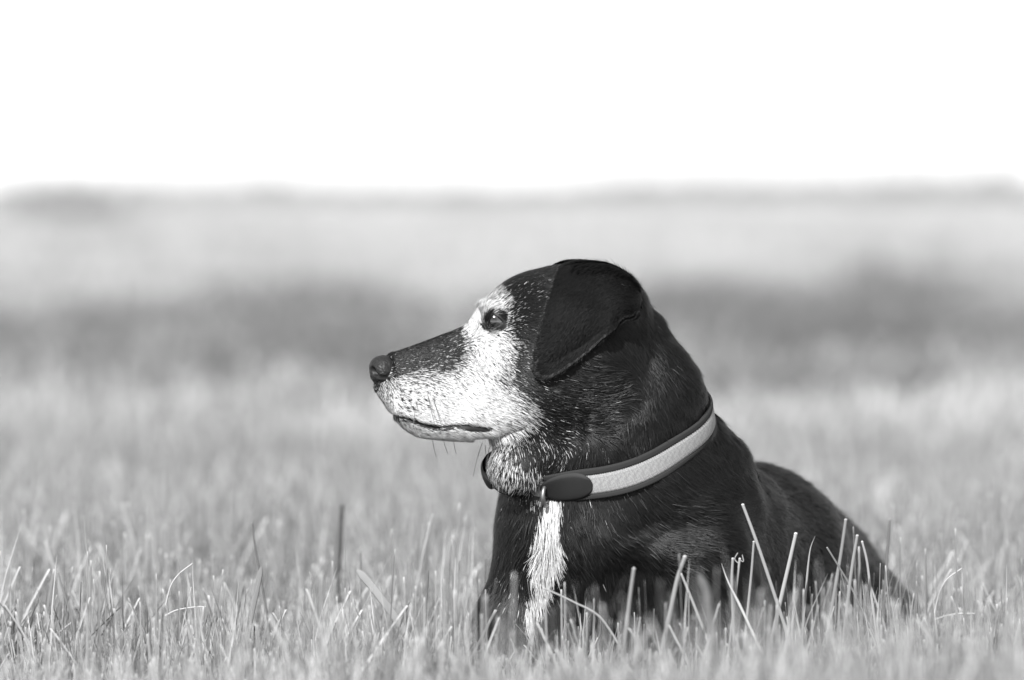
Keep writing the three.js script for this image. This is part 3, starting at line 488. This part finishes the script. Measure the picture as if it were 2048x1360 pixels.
// broad leaves of darker tone scattered in patches farther back on the field
const foliage = new THREE.Group(); foliage.name = 'foliage_patches'; scene.add(foliage); tag(foliage, 'blurred dark patches of broad leaves in the field behind the dog', 'foliage', null, 'stuff');
{
  const leafMat = grassMat;
  const kinds = Array.from({ length: 4 }, () => { const parts = []; for (let i = 0; i < 22; i++) { const a = rr(0, 6.28), r = 0.11 * Math.sqrt(rnd()); blade(parts, Math.cos(a) * r, Math.sin(a) * r, rr(0.05, 0.13), rr(0.014, 0.034), rr(-0.8, 0.8), rr(0, 6.28), rr(-0.3, 0.6), rr(0.05, 0.1), false); } return mergeGeometries(parts); });
  const list = [], dist = (py) => 5350 / (py - HZ);
  for (const [cx, cy, hw, hh, n, tone] of [[150, 750, 300, 90, 440, 3.1], [600, 725, 230, 115, 520, 2.8], [1670, 735, 270, 90, 640, 2.4], [1820, 650, 120, 80, 110, 2.9], [1150, 735, 330, 90, 380, 3], [430, 810, 260, 55, 260, 3], [1400, 690, 200, 70, 330, 2.5], [2010, 730, 130, 60, 140, 2.8], [800, 840, 400, 45, 170, 3.2], [1600, 830, 300, 45, 150, 3.2], [150, 440, 120, 12, 25, 3.2]])
    for (let i = 0; i < n; i++) { const px = cx + hw * gauss() * 0.8, py = cy + hh * gauss() * 0.8; if (py < 400 || noise(px / 60, py / 40, 4) < -0.6) continue; const d = dist(py), x = (px - 1024) * U * d / D, z = D - d; list.push([x, groundH(x, z), z, rr(0.8, 1.3) * Math.max(1, d / 18), 1, tone]); }
  scatter('dark_leaves', kinds, list, foliage);
}

// low shrubs along the far edge of the field
{
  const leaf = new THREE.PlaneGeometry(0.34, 0.24), spread = (rx, ry, n) => { const im = new THREE.InstancedMesh(leaf, shrubMat, n), m = new THREE.Matrix4(), q = new THREE.Quaternion(), e = new THREE.Euler(); for (let i = 0; i < n; i++) { const a = rr(0, 6.28), el = Math.asin(rr(0.02, 1)), r = rr(0.55, 1) * (1 + 0.18 * noise(a * 2, el * 3, n)); q.setFromEuler(e.set(rr(0, 6.28), rr(0, 6.28), rr(0, 6.28))); m.compose(new THREE.Vector3(Math.cos(a) * Math.cos(el) * rx * r, 0.12 + Math.sin(el) * ry * r, Math.sin(a) * Math.cos(el) * rx * r * 0.7), q, new THREE.Vector3(1, 1, 1).multiplyScalar(rr(0.7, 1.3))); im.setMatrixAt(i, m); } im.name = 'crown'; shade(im); im.userData.kind = 'stuff'; return im; };
  const shrubMat = new THREE.MeshStandardMaterial({ color: gcol(0.27), roughness: 0.9, side: THREE.DoubleSide });
  const stem = new THREE.CylinderGeometry(0.04, 0.07, 0.5, 8); stem.translate(0, 0.2, 0);
  for (const [px, w, h, d] of [[40, 2.2, .5, 260], [150, 2.6, .55, 250], [300, 2.4, .75, 255], [430, 2.0, .7, 262], [540, 1.9, .85, 250], [660, 2.2, .65, 258], [790, 2.4, .6, 262], [930, 2.2, .6, 255], [1090, 2.4, .6, 260], [1190, 2, .7, 262], [1285, 2, .85, 252], [1400, 2.2, .95, 256], [1520, 2.4, .85, 258], [1650, 2.4, .9, 262], [1770, 2.2, 1.0, 250], [1880, 2.2, 1.0, 255], [2000, 2.4, 1.1, 250]]) {
    const o = new THREE.Group(); o.name = numbered('low_shrub'); const x = (px - 1024) * U * d / D, z = D - d; o.position.set(x, groundH(x, z), z); scene.add(o);
    tag(o, 'blurred low shrub on the far edge of the field against the sky', 'shrub', 'shrubs along the far edge of the field');
    meshOf('trunk', stem, grey(0.08, 0.9), o); o.add(spread(w, h, 260));
  }
}

// single stalks and blades that stand out of the lawn
function stalk(label, pts, z, w, v, opt = {}) {                       // pts from the tip downwards; the last stretch runs on to the ground
  const P = pts.map(([px, py]) => atZ(px, py, z)), a = P[P.length - 2], b = P[P.length - 1], k = b.y / Math.max(1e-4, a.y - b.y); { const x = b.x + clamp((b.x - a.x) * k, -0.05, 0.05); P.push(new THREE.Vector3(x, groundH(x, b.z) - 0.003, b.z + 0.004)); }
  const o = new THREE.Group(); o.name = numbered(opt.name ?? 'grass_stalk'); o.position.copy(P[P.length - 1]); scene.add(o);
  tag(o, label, 'grass stalk', 'single stalks standing out of the lawn');
  const local = P.map((p) => p.clone().sub(o.position)), mat = new THREE.MeshPhysicalMaterial({ color: gcol(v * 0.78), roughness: 0.7, transmission: opt.flat ? 0.35 : 0, thickness: 0, side: THREE.DoubleSide });
  const curve = new THREE.CatmullRomCurve3(local), n = 22, pos = [], idx = [], W = 0.88 * w * U * (D - z) / D / 2, R = 8;
  for (let i = 0; i <= n; i++) { const t = i / n, c = curve.getPoint(t), tan = curve.getTangent(t), sd = new THREE.Vector3(tan.y, -tan.x, 0).normalize(), dp = new THREE.Vector3().crossVectors(tan, sd).normalize(), taper = opt.sharp ? Math.min(1, 0.08 + t * 1.6) : opt.flat ? Math.min(1, 0.35 + t * 5) : mix(0.85, 1.1, t); for (let r = 0; r < R; r++) { const q = r / R * 2 * Math.PI, p = c.clone().addScaledVector(sd, Math.cos(q) * W * taper).addScaledVector(dp, Math.sin(q) * W * taper * (opt.flat ? 0.16 : 0.75)); pos.push(p.x, p.y, p.z); } if (i) for (let r = 0; r < R; r++) { const s = (i - 1) * R + r, u = (i - 1) * R + (r + 1) % R; idx.push(s, s + R, u, u, s + R, u + R); } }
  const cTop = pos.length / 3; pos.push(local[0].x, local[0].y, local[0].z); for (let r = 0; r < R; r++) idx.push(cTop, r, (r + 1) % R);
  const g = new THREE.BufferGeometry(); g.setAttribute('position', new THREE.Float32BufferAttribute(pos, 3)); g.setIndex(idx); g.computeVertexNormals(); meshOf('stem', g, mat, o);
  if (!opt.sharp && !opt.flat) { const tip = new THREE.SphereGeometry(W * 0.98, 8, 6); tip.scale(1, 0.8, opt.flat ? 0.3 : 0.8); tip.translate(local[0].x, local[0].y, local[0].z); meshOf('cut_tip', tip, grey(Math.min(0.5, v * 1.35), 0.8), o); }
  for (const br of opt.branches ?? []) { const q = br.map(([px, py]) => atZ(px, py, z).sub(o.position)); meshOf('branch', new THREE.TubeGeometry(new THREE.CatmullRomCurve3(q), 12, (opt.bw ?? 2) * U, 6), mat, o); }
}
stalk('longest stalk leaning across the dog shoulder', [[1486, 1010], [1515, 1088], [1566, 1240]], 0.10, 8, 0.34);
stalk('thin upright stalk touching the long leaning stalk before the dog shoulder', [[1508, 1084], [1503, 1150], [1494, 1240]], 0.11, 6, 0.3);
stalk('straight pale stalk leaning before the dog flank', [[1592, 1068], [1578, 1130], [1562, 1200]], 0.09, 9, 0.4);
stalk('thin curved pointed stalk before the dog flank', [[1631, 1072], [1622, 1095], [1617, 1130], [1612, 1190]], 0.05, 5, 0.34, { sharp: true });
stalk('tall straight stalk before the dog rump', [[1692, 1040], [1682, 1110], [1672, 1170]], -0.05, 8, 0.26);
stalk('dark thin stalk leaning before the dog rump', [[1655, 1096], [1682, 1140], [1708, 1185]], 0.04, 5, 0.18);
stalk('stalk slightly leaning beside the dog rump outline', [[1715, 1072], [1704, 1140], [1698, 1190]], 0.12, 8, 0.28);
stalk('short pale stalk leaning below the dog rump', [[1725, 1084], [1734, 1120], [1742, 1180]], 0.08, 6, 0.36);
stalk('tallest dark blurred stalk standing behind the pale broad blade', [[684, 1012], [680, 1100], [676, 1180]], -0.55, 10, 0.05);
stalk('broad pale flat blade bent over in open lawn', [[714, 1140], [735, 1163], [768, 1205], [800, 1250]], -0.06, 19, 0.5, { flat: true });
stalk('broad blurred blade leaning in the open lawn', [[520, 1010], [478, 1090], [440, 1160]], -0.75, 13, 0.34, { flat: true });
stalk('thin straight stalk with bright tip between broad pale blade and dog', [[865, 1030], [852, 1085], [832, 1180]], -0.3, 5, 0.42);
stalk('dark slim stalk beside the broad blurred blade', [[504, 1047], [509, 1090], [518, 1140]], -0.12, 5, 0.14);
stalk('broad upright flat blade with a square cut top', [[522, 1135], [515, 1170], [500, 1240]], 0.02, 13, 0.34, { flat: true });
stalk('forked dry pale stem with bent side branches in the open lawn', [[384, 1118], [386, 1170], [391, 1240]], 0, 3.5, 0.55, { sharp: true, branches: [[[384, 1128], [358, 1148], [342, 1170], [330, 1212]], [[330, 1232], [350, 1222], [380, 1216], [411, 1214]]], bw: 1.6 });
stalk('forked dry pale stem with bent side branches beyond the dog rump', [[1924, 1128], [1926, 1170], [1931, 1250]], -0.05, 3.5, 0.55, { sharp: true, branches: [[[1924, 1138], [1896, 1158], [1882, 1180], [1870, 1226]], [[1870, 1240], [1895, 1232], [1920, 1228], [1952, 1228]]], bw: 1.6 });
stalk('bright white edged stalk leaning below the dog shoulder', [[1443, 1127], [1457, 1165], [1482, 1215]], 0.14, 6, 0.6, { sharp: true });
stalk('curly tipped stalk below the dog shoulder', [[1480, 1118], [1476, 1150], [1470, 1200]], 0.12, 6, 0.36, { branches: [[[1480, 1120], [1487, 1124], [1485, 1110]], [[1478, 1128], [1470, 1119], [1476, 1106]]], bw: 1.2 });
stalk('upright stalk beside the curly tipped stalk', [[1466, 1118], [1464, 1160], [1466, 1220]], 0.13, 7, 0.3);
stalk('blurred stalk leaning before the dog foreleg', [[1370, 1114], [1356, 1155], [1346, 1200]], 0.24, 10, 0.3);
stalk('slim stalk leaning beside the blurred stalk before the foreleg', [[1363, 1149], [1376, 1180], [1390, 1215]], 0.18, 6, 0.36);
stalk('broad blurred blade before the dog foreleg', [[1398, 1150], [1412, 1180], [1418, 1230]], 0.6, 18, 0.2, { flat: true });
stalk('stout blurred stalk below the dog chest', [[1268, 1138], [1262, 1180], [1256, 1230]], 0.3, 9, 0.26);
stalk('slim bent stalk crossing the white chest stripe low down', [[1088, 1177], [1146, 1204], [1205, 1240]], 0.2, 4.5, 0.4);
stalk('dark stalk standing beside the dog tail end', [[1780, 1040], [1777, 1080], [1774, 1130]], -0.15, 7, 0.16);
stalk('faint tall stalk just behind the dog tail end', [[1786, 1012], [1788, 1060], [1792, 1120]], -0.6, 7, 0.34);
stalk('faint blurred stalk with pale head far off in the lawn', [[246, 1012], [254, 1045], [262, 1090]], -0.95, 11, 0.42);
console.log('done');
renderer.render(scene, camera);
